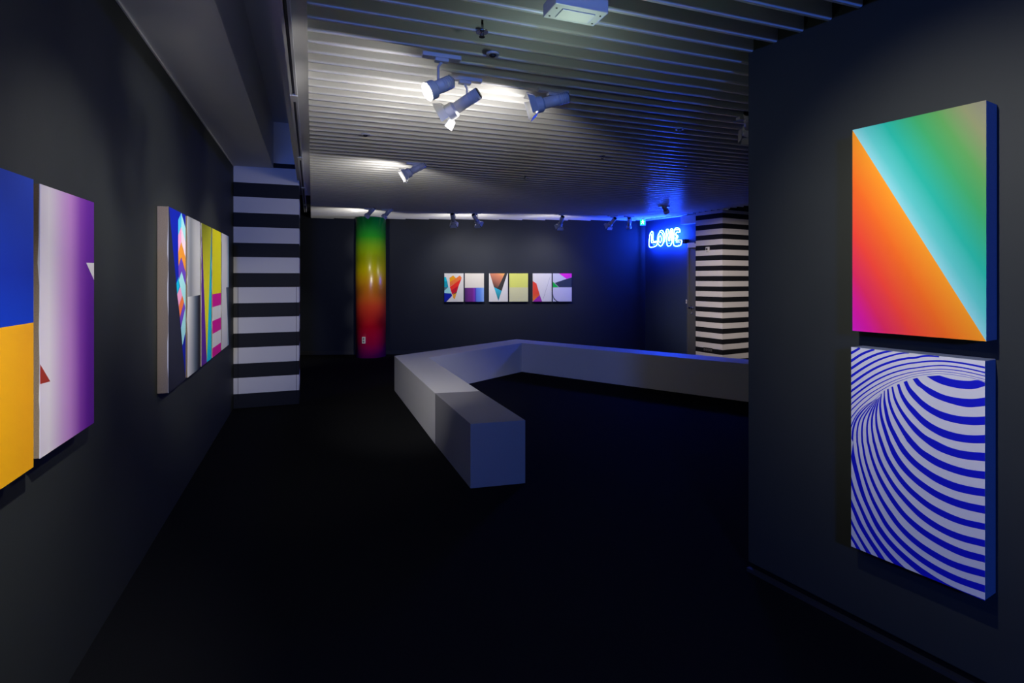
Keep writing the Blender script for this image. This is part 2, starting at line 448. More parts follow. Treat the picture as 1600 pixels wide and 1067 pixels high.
# ------------------------------------------------------------------ canvases
def canvas(plane, off, s0, s1, z0, z1, thick, base, shapes, label, group=None, side=None, edge_daub=0, wide=False):
    """shapes: list of (polygon in local metres, material). local x right, z up, front at y=0"""
    P = plane.off(off)
    w = s1-s0; h = z1-z0
    e = empty('abstract_painting' if not wide else 'abstract_painting', P.pt(s0, z0), P.rz)
    m = MB(); m.box(0, w, 0.0015, thick, 0, h, side or M_LINEN)
    m.build('canvas_stretcher', e, bevel=0.0015, segs=1)
    m = MB(); m.box(0, w, 0.0, 0.0015, 0, h, base)
    lay = 0.0
    for poly, mm in shapes:
        lay -= 0.00012
        for pp in (poly if isinstance(poly[0][0], (tuple, list)) else [poly]):
            m.poly([(min(w, max(0, x)), lay, min(h, max(0, z))) for x, z in pp], mm)
    m.build('painted_front', e)
    if edge_daub:
        m = MB(); rnd = random.Random(edge_daub); z = 0.0; prof = [(0.002, 0.0)]
        while z < h-0.02:
            L = rnd.uniform(0.03, 0.10)
            prof.append((rnd.choice((0.0012, 0.0015, 0.003, 0.006)), z+L*rnd.uniform(0.3, 0.7))); z += L
        prof.append((0.002, h))
        for (d0, z0_), (d1_, z1_) in zip(prof, prof[1:]):
            m.poly([(-0.0006, 0.0003, z0_), (-0.0006, d0, z0_), (-0.0006, d1_, z1_), (-0.0006, 0.0003, z1_)], M_PLATE)
        m.build('paint_edge', e)
    tag(e, label, 'painting', group)
    return e
def loc(plane, off, s0, z0, pts):
    P = plane.off(off); r = []
    for p in pts:
        a, z = P.hit(*p); r.append((a-s0, z-z0))
    return r
def crop(pts, x0, y0, k): return [(x/k+x0, y/k+y0) for x, y in pts]

PK = 1.28   # paint albedo relative to the photographed tone
def paint(name, c, k=PK, rough=0.6): return mat('paint_'+name, c, rough=rough, k=k, spec=0.25, noise=(30, 0.03))
C_WHITE = paint('white', (205, 203, 200)); C_NAVY = paint('navy_black', (30, 32, 44)); C_BLUE = paint('ultramarine', (0, 26, 165), 1.1)
C_LCY = paint('pale_cyan', (150, 210, 212)); C_CY = paint('cyan', (0, 170, 205)); C_PINK = paint('pink', (240, 150, 190)); C_PPINK = paint('pale_pink', (235, 200, 215))
C_OR = paint('orange', (255, 140, 40)); C_ROR = paint('red_orange', (255, 110, 50)); C_PUR = paint('violet', (95, 60, 175)); C_DPUR = paint('deep_violet', (85, 28, 140))
C_YEL = paint('yellow', (238, 212, 0)); C_MAG = paint('magenta', (200, 0, 135)); C_TEAL = paint('turquoise', (0, 180, 200)); C_SKY = paint('sky', (70, 175, 215))

# --- left wall, five tall canvases hung close together
LO = 0.06; GZ0, GZ1 = 0.826, 1.917
def lx(px): return PL.off(LO).hit(px, 434)[0]
GRP = 'five tall canvases hung edge to edge on the left wall'
s0, s1 = lx(263.3), lx(289.8)
L = lambda pts: loc(PL, LO, s0, GZ0, pts)
shp = [
 (L([(264, 312), (264.0, 319.3), (290, 597), (292, 597), (292, 322)]), C_BLUE),
 (L([(278.4, 343.5), (283.2, 327.8), (283.2, 354), (278.4, 367.5)]), C_SKY),
 (L([(283.2, 327.8), (290.2, 356.5), (290.2, 379), (283.2, 354)]), C_LCY),
 (L([(278.4, 367.5), (283.2, 354), (283.2, 378), (278.4, 394)]), C_PINK),
 (L([(283.2, 354), (290.2, 379), (290.2, 403), (283.2, 378)]), C_PPINK),
 (L([(278.4, 394), (283.2, 378), (290.2, 403), (290.2, 425.5), (283.2, 401.8), (278.7, 415.6)]), C_OR),
 (L([(278.7, 415.6), (283.2, 401.8), (290.2, 425.5), (290.2, 446), (283.4, 424), (279.2, 438)]), C_PUR),
 (L([(279, 432), (275.3, 443), (276.6, 460), (280.3, 448), (279.2, 438)]), C_CY),
 (L([(283.4, 424), (290.2, 446), (290.2, 518), (284.8, 539.8), (282.3, 512), (289.2, 481), (287.2, 472), (284.6, 461.4), (281.2, 447.5), (279.2, 438)]), C_LCY),
 (L([(281.2, 447.5), (284.6, 461.4), (279.0, 478.5), (276.6, 460)]), C_PINK),
 (L([(284.6, 461.4), (287.2, 472), (280.6, 496), (279.0, 478.5)]), C_ROR),
 (L([(287.2, 472), (289.2, 481), (282.4, 512), (280.6, 496)]), C_PUR),
]
canvas(PL, LO, s0, s1, GZ0, GZ1, 0.058, C_NAVY, shp, 'tall canvas with pastel chevrons between ultramarine and navy black, raw linen side', GRP, edge_daub=3)
s0, s1 = lx(293.3), lx(312.7); w = s1-s0; h = GZ1-GZ0; zc = 0.545
gA = grad('grey_fade', (0, 0, 0), (w, 0, 0), [(0, (150, 152, 158)), (0.25, (120, 124, 130)), (0.6, (185, 185, 183)), (1.0, (225, 222, 216))], k=PK)
gB = grad('slate_fade', (0, 0, 0), (w, 0, 0), [(0, (215, 213, 208)), (0.3, (165, 168, 170)), (0.6, (85, 100, 112)), (0.85, (22, 26, 32)), (1.0, (14, 16, 20))], k=PK)
canvas(PL, LO, s0, s1, GZ0, GZ1, 0.058, gA, [([(0, 0), (w, 0), (w, zc), (0, zc)], gB)], 'tall canvas blended pale grey above and white to black below, beside the chevron canvas', GRP, edge_daub=5)
s0, s1 = lx(314.8), lx(330.3); w = s1-s0
gY = grad('olive_yellow', (0, 0, 0), (0, 0, h), [(0, (225, 215, 0)), (0.6, (205, 200, 0)), (1.0, (170, 172, 0))], k=PK)
shp = [([(0, 0), (w*0.5, 0), (w*0.5, 0.03), (0, h)], C_DPUR), ([(w*0.5, 0), (w, 0), (w, h*0.98), (w*0.53, 0.03)], C_TEAL)]
canvas(PL, LO, s0, s1, GZ0, GZ1, 0.058, gY, shp, 'tall canvas with a long olive yellow wedge between violet and turquoise', GRP, edge_daub=7)
s0, s1 = lx(331.8), lx(345.2); w = s1-s0
L = lambda pts: loc(PL, LO, s0, GZ0, pts)
def band(y0, y1):
    za = L([(331.8, y0)])[0][1]; zb = L([(331.8, y1)])[0][1]
    return [(0, zb), (w, zb), (w, za), (0, za)]
cr_ = [450+y/6.675 for y in (65, 200, 345, 480, 630, 775)]
shp = [(band(cr_[0], cr_[1]), C_MAG), (band(cr_[1], cr_[2]), C_WHITE), (band(cr_[2], cr_[3]), C_MAG), (band(cr_[3], cr_[4]), C_WHITE), (band(cr_[4], 572), C_MAG)]
canvas(PL, LO, s0, s1, GZ0, GZ1, 0.058, C_YEL, shp, 'tall canvas bright yellow above with magenta and white bands below', GRP, edge_daub=9)
s0, s1 = lx(346.5), lx(357.6); w = s1-s0
gE = grad('pale_teal_fade', (0, 0, 0), (w, 0, 0), [(0, (190, 190, 188)), (0.7, (205, 203, 198)), (0.9, (150, 175, 180)), (1.0, (90, 135, 145))], k=PK)
gF = grad('slate_blade', (w*0.5, 0, 0), (w, 0, 0), [(0, (40, 52, 60)), (0.6, (70, 90, 100)), (1.0, (20, 30, 38))], k=PK)
canvas(PL, LO, s0, s1, GZ0, GZ1, 0.058, gE, [([(w*0.6, 0.58), (w, 0.58), (w, 0.02), (w*0.93, 0.08)], gF)], 'tall pale grey canvas with a dark slate blade low at right, farthest of five', GRP, edge_daub=11)

# --- left wall, the pair nearest the camera
PO = 0.06; NZ0, NZ1 = 0.942, 1.79
s0, s1 = lx(62.5), lx(146.8); w = s1-s0; h = NZ1-NZ0
gP = grad('violet_fade', (0, 0, 0), (w, 0, 0), [(0, (205, 196, 208)), (0.14, (212, 205, 212)), (0.38, (190, 150, 200)), (0.52, (180, 125, 195)), (0.70, (130, 60, 165)), (0.85, (98, 24, 145)), (1.0, (88, 20, 138))], k=PK)
L = lambda pts: loc(PL, PO, s0, NZ0, pts)
shp = [(L([(134.6, 410.5), (147.5, 411), (147.5, 437.5)]), C_WHITE), (L([(61.5, 569), (78.4, 595.8), (61.5, 600.5)]), paint('brick_red', (150, 45, 28)))]
canvas(PL, PO, s0, s1, NZ0, NZ1, 0.058, gP, shp, 'canvas fading white to violet with small white and brick red triangles', 'pair of canvases nearest the camera on the left wall', edge_daub=13)
s1 = lx(52.3); s0 = s1-0.435; BZ0, BZ1 = 0.930, 1.796; w = s1-s0
C_COB = grad('cobalt', (0, 0, 0.3), (0, 0, 0.87), [(0, (0, 60, 200)), (0.5, (0, 42, 165)), (1.0, (8, 62, 190))], k=1.15)
C_AMB = grad('amber', (0, 0, 0), (w, 0, 0), [(0, (255, 178, 0)), (1.0, (250, 160, 0))], k=1.15)
canvas(PL, PO, s0, s1, BZ0, BZ1, 0.058, C_COB, [([(0, 0), (w, 0), (w, 1.3655-BZ0), (0, 1.3655-BZ0)], C_AMB)], 'canvas cobalt blue above and amber yellow below, at the left edge', 'pair of canvases nearest the camera on the left wall')

# --- right wall, two canvases one above the other
RO = 0.092
PRo = PR.off(RO)
s0 = PRo.hit(1332, 434)[0]; s1 = PRo.hit(1541, 434)[0]; w = s1-s0
UZ0 = PRo.hit(1541, 533.4)[1]; UZ1 = PRo.hit(1541, 156.4)[1]; h = UZ1-UZ0
nv = Vector((h, w)).normalized()               # perpendicular to the diagonal, pointing up-right (x, z)
dd = Vector((w, h)).dot(nv)-Vector((0, h)).dot(nv)
p0 = Vector((0, 0, h)); p1 = p0+Vector((nv.x, 0, nv.y))*dd
gUR = grad('teal_to_khaki', p0, p1, [(0, (150, 222, 220)), (0.10, (95, 205, 195)), (0.27, (28, 182, 155)), (0.50, (52, 165, 95)), (0.66, (85, 158, 78)), (0.84, (135, 142, 95)), (1.0, (132, 128, 108))], k=0.9, spec=0.15)
p2 = p0-Vector((nv.x, 0, nv.y))*dd
gLL = grad('orange_to_magenta', p0, p2, [(0, (255, 150, 30)), (0.25, (250, 105, 28)), (0.5, (240, 66, 50)), (0.70, (228, 40, 90)), (0.85, (222, 22, 150)), (1.0, (220, 25, 190))], k=1.05, spec=0.15)
M_CSIDE = mat('canvas_side_painted', (0.13, 0.16, 0.24), rough=0.8, noise=(200, 0.2))
canvas(PR, RO, s0, s1, UZ0, UZ1, 0.091, gUR, [([(0, 0), (w, 0), (0, h)], gLL)], 'canvas split by a diagonal into orange-magenta and teal-khaki blends, on the right wall', 'two canvases one above the other on the right wall', side=M_CSIDE)

# op-art canvas below
s0 = PRo.hit(1330, 434)[0]; s1 = PRo.hit(1539, 434)[0]; w = s1-s0
OZ0 = PRo.hit(1537.5, 938)[1]; OZ1 = PRo.hit(1540, 564)[1]; h = OZ1-OZ0
L = lambda pts: loc(PR, RO, s0, OZ0, pts)
def smooth(pts, n=10):
    out = []
    N = len(pts)
    for i in range(N-1):
        p0 = pts[max(i-1, 0)]; p1 = pts[i]; p2 = pts[i+1]; p3 = pts[min(i+2, N-1)]
        # centripetal-ish: scale tangents to segment length
        def sub(a, b): return (a[0]-b[0], a[1]-b[1])
        seg = math.hypot(*sub(p2, p1)) or 1e-6
        def tan(a, b, c):
            d1 = math.hypot(*sub(b, a)) or 1e-6; d2 = math.hypot(*sub(c, b)) or 1e-6
            return ((c[0]-a[0])/(d1+d2)*seg, (c[1]-a[1])/(d1+d2)*seg)
        t1 = tan(p0, p1, p2) if i > 0 else sub(p2, p1)
        t2 = tan(p1, p2, p3) if i < N-2 else sub(p2, p1)
        for k in range(n):
            t = k/n; t2_, t3 = t*t, t*t*t
            a = 2*t3-3*t2_+1; b = t3-2*t2_+t; c = -2*t3+3*t2_; d = t3-t2_
            out.append((a*p1[0]+b*t1[0]+c*p2[0]+d*t2[0], a*p1[1]+b*t1[1]+c*p2[1]+d*t2[1]))
    out.append(pts[-1]); return out
def resample(pts, n):
    ds = [0]
    for a, b in zip(pts, pts[1:]): ds.append(ds[-1]+math.hypot(b[0]-a[0], b[1]-a[1]))
    out = []; j = 0
    for i in range(n+1):
        d = ds[-1]*i/n
        while j < len(ds)-2 and ds[j+1] < d: j += 1
        t = (d-ds[j])/((ds[j+1]-ds[j]) or 1e-9)
        out.append((pts[j][0]+(pts[j+1][0]-pts[j][0])*t, pts[j][1]+(pts[j+1][1]-pts[j][1])*t))
    return out
def ribbon(up, lo, n=60):
    a = resample(smooth(up), n); b = resample(smooth(lo), n)
    return [[a[i], b[i], b[i+1], a[i+1]] for i in range(n)]
def stroke(c, wd, n=60):
    """centre line with widths at both ends"""
    c = resample(smooth(c), n); up = []; lo = []
    for i, p in enumerate(c):
        q = c[min(i+1, n)]; r = c[max(i-1, 0)]; tx, ty = q[0]-r[0], q[1]-r[1]; l = math.hypot(tx, ty) or 1
        f = i/n; ww = wd[0]*(1-f)+wd[-1]*f if len(wd) == 2 else (wd[0]*(1-2*f)+wd[1]*2*f if f < .5 else wd[1]*(2-2*f)+wd[2]*(2*f-1))
        up.append((p[0]-ty/l*ww/2, p[1]+tx/l*ww/2)); lo.append((p[0]+ty/l*ww/2, p[1]-tx/l*ww/2))
    return [[up[i], lo[i], lo[i+1], up[i+1]] for i in range(n)]
K1 = 20/3.0
c1_ = lambda p: crop(p, 1320, 535, K1); c2_ = lambda p: crop(p, 1430, 535, K1)
c3_ = lambda p: crop(p, 1320, 690, K1); c4_ = lambda p: crop(p, 1430, 690, K1); c5_ = lambda p: crop(p, 1320, 800, 6.957)
ST = []
# upper sweep
ST += stroke(c1_([(60, 114), (110, 86), (160, 56)]), (4.0, 3.6), 20)
ST += stroke(c1_([(60, 197), (180, 120), (310, 70)]), (4.2, 3.4), 30)
ST += stroke(c1_([(60, 275), (200, 185), (330, 125), (450, 92), (500, 84)]), (4.2, 3.2), 40)
ST += stroke(c1_([(60, 356), (200, 262), (340, 187), (500, 132), (600, 112), (670, 108)]), (4.0, 2.2), 50)
ST += stroke(c1_([(60, 437), (200, 337), (340, 257), (500, 197), (650, 165)])+c2_([(0, 160), (60, 146), (150, 140), (250, 147)]), (4.0, 2.8), 60)
ST += stroke(c1_([(60, 512), (200, 412), (340, 327), (500, 260), (650, 222)])+c2_([(0, 211), (150, 195), (300, 195), (500, 218), (740, 264)]), (3.6, 2.4, 3.0), 70)
ST += stroke(c1_([(60, 582), (200, 475), (340, 387), (500, 317), (650, 277)])+c2_([(0, 266), (150, 246), (300, 241), (500, 264), (740, 316)]), (3.0, 1.9, 2.2), 70)
ST += stroke(c1_([(60, 648), (200, 530), (340, 440), (500, 365), (650, 320)])+c2_([(0, 303), (150, 284), (300, 279), (500, 300), (740, 353)]), (2.4, 1.1, 1.5), 70)
ST += stroke(c1_([(60, 710), (200, 580), (340, 487), (500, 403), (650, 350)])+c2_([(0, 329), (150, 308), (300, 305), (500, 332), (740, 388)]), (1.9, 0.7, 0.8), 70)
ST += stroke(c1_([(60, 790), (150, 680), (240, 600), (340, 523), (500, 432), (650, 373)])+c2_([(0, 352), (150, 330), (250, 325), (400, 338), (600, 373), (740, 412)]), (1.8, 0.6, 0.6), 70)
# converging fan on the left
ST += stroke(c1_([(62, 885), (110, 780), (190, 680), (310, 598), (380, 530)]), (2.0, 0.35), 40)
ST += ribbon(c1_([(68, 1000), (78, 900), (112, 800), (190, 695), (318, 590)]), c1_([(88, 1040), (95, 920), (128, 810), (205, 700), (320, 592)]), 40)
ST += ribbon(c1_([(120, 1040), (122, 920), (150, 800), (215, 705), (325, 590)]), c1_([(138, 1040), (138, 920), (166, 800), (228, 708), (327, 592)]), 40)
ST += ribbon(c1_([(172, 1040), (170, 910), (188, 800), (240, 705), (330, 590)]), c1_([(192, 1040), (188, 910), (205, 800), (255, 708), (333, 592)]), 40)
ST += ribbon(c1_([(228, 1040), (222, 900), (234, 800), (268, 705), (336, 588)]), c1_([(252, 1040), (241, 900), (252, 800), (284, 708), (341, 588)]), 40)
ST += ribbon(c1_([(290, 1040), (273, 900), (274, 790), (294, 700), (344, 582)]), c1_([(318, 1040), (293, 900), (294, 790), (312, 700), (350, 580)]), 40)
ST += ribbon(c1_([(358, 1035), (322, 880), (316, 760), (326, 670), (356, 572)]), c1_([(395, 1035), (347, 880), (336, 760), (344, 670), (366, 565)]), 40)
ST += ribbon(c1_([(438, 1035), (375, 820), (358, 690), (362, 610), (376, 540)]), c1_([(480, 1035), (402, 800), (380, 680), (380, 600), (388, 528)]), 40)
ST += ribbon(c1_([(528, 1035), (440, 840), (402, 640), (405, 560), (407, 508)]), c1_([(580, 1035), (478, 830), (430, 640), (420, 560), (418, 498)]), 50)
ST += ribbon(c1_([(650, 1035), (560, 880), (485, 730), (450, 610), (440, 490)]), c1_([(725, 1035), (610, 890), (525, 745), (475, 610), (457, 480)]), 50)
# main fan: (upper edge, lower edge)
ST += ribbon(c2_([(250, 343), (400, 385), (560, 400), (650, 392), (735, 420)]), c2_([(118, 352), (200, 402), (300, 443), (450, 477), (600, 486), (735, 452)]))
ST += ribbon(c1_([(755, 368)])+c2_([(80, 430), (180, 490), (300, 545), (450, 578), (600, 587), (735, 572)]), c1_([(705, 380), (752, 445)])+c2_([(67, 480), (150, 545), (250, 595), (400, 645), (550, 674), (735, 662)]))
ST += ribbon(c1_([(647, 398), (680, 465)])+c2_([(0, 525), (80, 605), (180, 675), (300, 728), (450, 765), (600, 775), (735, 770)]), c1_([(612, 412), (650, 500), (700, 572)])+c2_([(10, 617), (80, 682), (180, 750), (300, 807), (450, 845), (600, 862), (735, 858)]))
ST += ribbon(c1_([(568, 430), (600, 520), (660, 618)])+c2_([(0, 697), (80, 778), (180, 850), (300, 907), (450, 950), (600, 967), (735, 963)]), c1_([(542, 440), (580, 562), (645, 675)])+c2_([(0, 780), (80, 860), (180, 930), (300, 990), (450, 1032), (600, 1050), (735, 1051)]))
ST += ribbon(c1_([(502, 458), (530, 570), (590, 690), (670, 800)])+c2_([(0, 868), (100, 960)])+c4_([(235, 0), (350, 55), (500, 95), (735, 118)]), c1_([(485, 465), (510, 590), (570, 720), (650, 842)])+c2_([(0, 945), (95, 1030)])+c4_([(200, 72), (330, 132), (500, 180), (735, 206)]))
ST += ribbon(c3_([(725, 0)])+c4_([(67, 75), (150, 130), (250, 187), (400, 248), (560, 290), (735, 312)]), c3_([(650, 0)])+c4_([(0, 93), (100, 178), (230, 258), (400, 325), (560, 367), (735, 392)]))
ST += ribbon(c3_([(580, 0), (650, 98)])+c4_([(0, 188), (100, 268), (230, 348), (400, 422), (560, 465), (735, 494)]), c3_([(528, 0), (580, 95), (660, 195)])+c4_([(0, 266), (100, 345), (230, 430), (400, 505), (560, 547), (735, 575)]))
ST += ribbon(c3_([(480, 0), (560, 150), (650, 270)])+c4_([(0, 355), (100, 433), (230, 515), (400, 590), (560, 637), (735, 671)]), c3_([(438, 0), (500, 150), (600, 298)])+c4_([(0, 430), (100, 507), (230, 590), (400, 667), (560, 716), (735, 754)]))
ST += ribbon(c3_([(395, 0), (450, 145), (540, 298), (640, 428)])+c4_([(0, 520), (150, 637), (320, 730), (500, 802), (735, 855)]), c3_([(358, 0), (420, 170), (515, 340), (620, 480)])+c4_([(0, 592), (150, 708), (320, 802), (500, 870), (735, 924)]))
ST += ribbon(c3_([(318, 0), (370, 170), (450, 330), (560, 492)])+c4_([(0, 680), (150, 800), (320, 900), (500, 970), (735, 1028)]), c3_([(290, 0), (340, 180), (420, 350), (530, 525)])+c4_([(0, 752), (150, 872), (320, 970), (500, 1042), (735, 1102)]))
ST += ribbon(c3_([(252, 0), (300, 180), (380, 370), (500, 570)])+c5_([(650, 0), (760, 105), (900, 210), (1100, 325), (1300, 410), (1525, 472)]), c3_([(228, 0), (275, 190), (350, 390), (460, 590)])+c5_([(585, 0), (700, 125), (850, 250), (1050, 375), (1280, 482), (1525, 551)]))
ST += ribbon(c3_([(192, 0), (230, 200), (310, 420), (400, 600)])+c5_([(510, 0), (620, 145), (780, 295), (980, 430), (1200, 540), (1525, 638)]), c3_([(172, 0), (205, 200), (280, 430), (360, 600)])+c5_([(455, 0), (560, 150), (700, 300), (880, 440), (1100, 568), (1300, 650), (1525, 712)]))
ST += ribbon(c3_([(138, 0), (170, 200), (235, 420), (310, 605)])+c5_([(395, 0), (480, 140), (620, 300), (800, 455), (1000, 585), (1250, 705), (1525, 797)]), c3_([(120, 0), (150, 210), (210, 430), (275, 610)])+c5_([(350, 0), (440, 160), (565, 315), (740, 480), (940, 620), (1200, 758), (1525, 877)]))
ST += ribbon(c3_([(88, 0), (100, 120), (140, 300), (210, 550)])+c5_([(300, 0), (390, 160), (520, 330), (700, 500), (900, 650), (1150, 800), (1525, 955)]), c3_([(60, 150), (100, 320), (165, 540)])+c5_([(258, 0), (340, 170), (470, 350), (640, 522), (780, 640), (880, 712), (1150, 835), (1525, 990)]))
ST += ribbon(c3_([(62, 345), (110, 510)])+c5_([(212, 0), (290, 155), (400, 325), (540, 495), (700, 650)]), c3_([(62, 440), (110, 595)])+c5_([(175, 0), (240, 150), (340, 320), (450, 470), (570, 600)]))
ST += ribbon(c3_([(62, 585)])+c5_([(130, 0), (200, 150), (300, 315), (400, 460), (465, 560)]), c3_([(62, 670)])+c5_([(90, 0), (150, 145), (240, 300), (330, 440), (385, 525)]))
ST += ribbon(c5_([(60, 48), (120, 178), (200, 320), (310, 490)]), c5_([(60, 113), (110, 215), (180, 345), (250, 470)]))
ST += ribbon(c5_([(60, 225), (110, 308), (190, 440)]), c5_([(60, 280), (100, 345), (140, 430)]))
quads = []
for q in ST:
    r = L(q)
    r = [(min(w, max(0, x)), min(h, max(0, z))) for x, z in r]
    ar = abs(sum(r[i][0]*r[(i+1) % 4][1]-r[(i+1) % 4][0]*r[i][1] for i in range(4)))
    if ar > 1e-9: quads.append(r)
C_OPB = paint('op_blue', (6, 14, 170), 1.25); C_OPW = paint('op_white', (212, 210, 208), 1.05)
canvas(PR, RO, s0, s1, OZ0, OZ1, 0.091, C_OPW, [(quads, C_OPB)], 'canvas of curving blue and white stripes twisting into a vortex, lower on the right wall', 'two canvases one above the other on the right wall', side=M_CSIDE)

# --- back wall, six small canvases
BO = 0.04
GB = 'six small canvases in a row on the back wall'
PBo = PB.off(BO)
zt = PBo.hit(800, 427.0)[1]; zb = PBo.hit(800, 471.2)[1]
def back_canvas(x0, x1, base, polys, label):
    s0 = PBo.hit(x0, 434)[0]; s1 = PBo.hit(x1, 434)[0]
    w = s1-s0; h = zt-zb
    shp = [([(x*w, (1-y)*h) for x, y in p], mm) for p, mm in polys]
    canvas(PB, BO, s0, s1, zb, zt, 0.038, base, shp, label, GB, side=M_PLATE)
def nrm(pts, x0, x1, y0=118, y1=940): return [((x-x0)/(x1-x0), (y-y0)/(y1-y0)) for x, y in pts]
C_BW = paint('cool_white', (208, 206, 200))
a = lambda p: nrm(p, 115, 668)
back_canvas(694.3, 724.3, C_BW, [
 (a([(115, 230), (160, 225), (200, 350), (115, 350)]), C_TEAL), (a([(115, 350), (200, 350), (228, 520), (115, 520)]), paint('deep_teal', (0, 148, 170))),
 (a([(115, 520), (228, 520), (115, 620)]), paint('blue_grey', (80, 110, 125))), (a([(215, 525), (262, 525), (318, 700), (115, 690), (115, 620)]), C_LCY),
 (a([(115, 690), (318, 700), (340, 765), (175, 940), (115, 940)]), C_BLUE),
 (a([(370, 180), (450, 262), (270, 375), (262, 250)]), paint('amber_orange', (235, 150, 10))),
 (a([(560, 180), (612, 240), (600, 290), (275, 500), (268, 375), (450, 262)]), C_ROR),
 (a([(605, 280), (530, 470), (305, 625), (272, 510)]), paint('scarlet', (228, 40, 25))),
 (a([(530, 470), (480, 640), (345, 730), (305, 622)]), paint('crimson', (185, 5, 40))),
 (a([(480, 640), (465, 690), (345, 735)]), paint('brown', (90, 45, 25))),
 (a([(465, 690), (415, 868), (370, 830), (345, 735)]), paint('apricot', (240, 150, 40)))],
 'small canvas with an orange and red striped heart, leftmost of the row of six')
vb = [(0, (62, 30, 90)), (0.18, (95, 35, 115)), (0.40, (105, 30, 125)), (0.5, (120, 50, 160)), (0.57, (60, 40, 160)), (0.62, (80, 110, 200)), (0.8, (85, 130, 210)), (1.0, (130, 165, 220))]
gV = grad('violet_to_blue', (0, 0, 0), (0.373, 0, 0), vb, k=PK)
back_canvas(726.3, 756.2, paint('ivory', (205, 200, 188)), [([(0, 0.508), (1, 0.508), (1, 1), (0, 1)], gV)], 'small canvas plain ivory above, violet to blue below, second of the row of six')
a = lambda p: nrm(p, 72, 615, 125, 940)
gT = grad('copper_fade', (0.1, 0, 0.3), (0.25, 0, 0.56), [(0, (80, 55, 45)), (0.4, (160, 98, 75)), (0.8, (200, 125, 90)), (1.0, (245, 160, 90))], k=PK)
gC = grad('teal_fade', (0.19, 0, 0.0), (0.19, 0, 0.25), [(0, (0, 90, 105)), (0.5, (45, 140, 150)), (1.0, (45, 170, 195))], k=PK)
back_canvas(764.0, 793.5, C_BW, [
 (a([(95, 125), (600, 125), (438, 630), (215, 520)]), paint('charcoal', (52, 50, 48))), (a([(95, 125), (530, 125), (350, 500), (300, 555), (215, 520)]), gT),
 (a([(215, 520), (438, 630), (343, 915)]), gC)], 'small canvas with a copper and black V over a turquoise tip')
back_canvas(795.8, 825.1, paint('lime', (202, 206, 100)), [([(0, 0.5), (1, 0.5), (1, 1), (0, 1)], paint('pale_lime', (198, 197, 150)))], 'small canvas lime yellow above and pale khaki below, in the row of six')
a = lambda p: nrm(p, 118, 660, 125, 930)
gO = grad('red_to_orange', (0, 0, 0), (0.0, 0, 0.4), [(0, (245, 120, 30)), (0.4, (240, 70, 40)), (1.0, (235, 60, 45))], k=PK)
back_canvas(832.4, 861.9, C_BW, [
 (a([(118, 345), (225, 415), (320, 740), (130, 915), (118, 915)]), gO), (a([(320, 740), (385, 930), (118, 930)]), paint('purple', (150, 40, 150))),
 (a([(610, 230), (616, 230), (418, 870), (412, 870)]), M_SIDE)], 'small white canvas with an orange red shape and purple corner at left')
a = lambda p: nrm(p, 698, 1240, 125, 930)
arc = [(698+150-150*math.cos(t*math.pi/2/12), 780+150*math.sin(t*math.pi/2/12)) for t in range(13)]
arc2 = [(x-16 if False else x, y) for x, y in arc]
back_canvas(863.9, 893.3, paint('silver', (190, 190, 200)), [
 (a([(870, 125), (1240, 125), (1240, 235), (1090, 282)]), paint('hot_pink', (240, 40, 190))),
 (a([(1240, 240), (1240, 525), (880, 525), (750, 400), (1090, 285)]), paint('slate', (45, 55, 75))),
 (a([(698, 365), (870, 528), (698, 528)]), paint('leaf_green', (0, 170, 60))),
 (a([(698, 700), (740, 700), (760, 800), (900, 930), (800, 930), (730, 870), (698, 790)]), paint('slate_dark', (40, 48, 66))),
 (a([(698, 528), (1240, 528), (1240, 930), (880, 930), (820, 915), (760, 860), (715, 790), (698, 700)]), paint('lavender_white', (192, 190, 205)))],
 'small canvas with pink and green wedges, rightmost of the row of six')

# ------------------------------------------------------------------ neon sign
PNo = PN.off(0.10)
def nl(pts): return [PNo.pt(*PNo.hit(x/15.24+990, y/15.24+330)) for x, y in pts]
cen = PNo.pt(*PNo.hit(1039, 371))
sign = empty('neon_sign', cen, PN.rz)
def ell(cx, cy, rx, ry, a0=0, a1=360, n=28): return [(cx+rx*math.cos(math.radians(a0+(a1-a0)*i/n)), cy+ry*math.sin(math.radians(a0+(a1-a0)*i/n))) for i in range(n+1)]
letters = {
 'L': [([(385, 570), (380, 848), (530, 830), (562, 770), (548, 715), (470, 718), (462, 510), (442, 482), (400, 525)], True), ([(425, 545), (430, 752), (530, 748)], False)],
 'O': [(ell(642, 665, 70, 165)[:-1], True), (ell(632, 665, 32, 78, n=20)[:-1], True), (ell(665, 620, 76, 165, -125, 60, 20), False)],
 'V': [([(768, 475), (800, 428), (828, 445), (862, 640), (880, 440), (908, 415), (932, 440), (925, 650), (905, 760), (870, 820), (808, 820), (785, 690)], True), ([(793, 480), (815, 600), (845, 712), (858, 560)], False), ([(903, 450), (890, 700)], False)],
 'E': [([(970, 440), (1000, 405), (1070, 405), (1100, 440), (1095, 500), (1025, 500), (1010, 555), (1055, 590), (1040, 640), (1000, 690), (1140, 692), (1110, 812), (960, 812), (962, 600)], True), ([(988, 442), (1080, 438)], False), ([(990, 545), (1030, 605), (992, 650)], False), ([(1012, 735), (1098, 732)], False)],
}
for ch in 'LOVE':
    m = MB()
    for pts, cl in letters[ch]:
        if len(pts) > 3:
            P2 = smooth(pts+[pts[0]] if cl else pts, 5)
            if cl: P2 = P2[:-1]
        else: P2 = pts
        m.path(nl(P2), 0.006, M_NEON, 8, cl)
    o = m.build('neon_letter', fix=True); rel(o, sign)
m = MB()
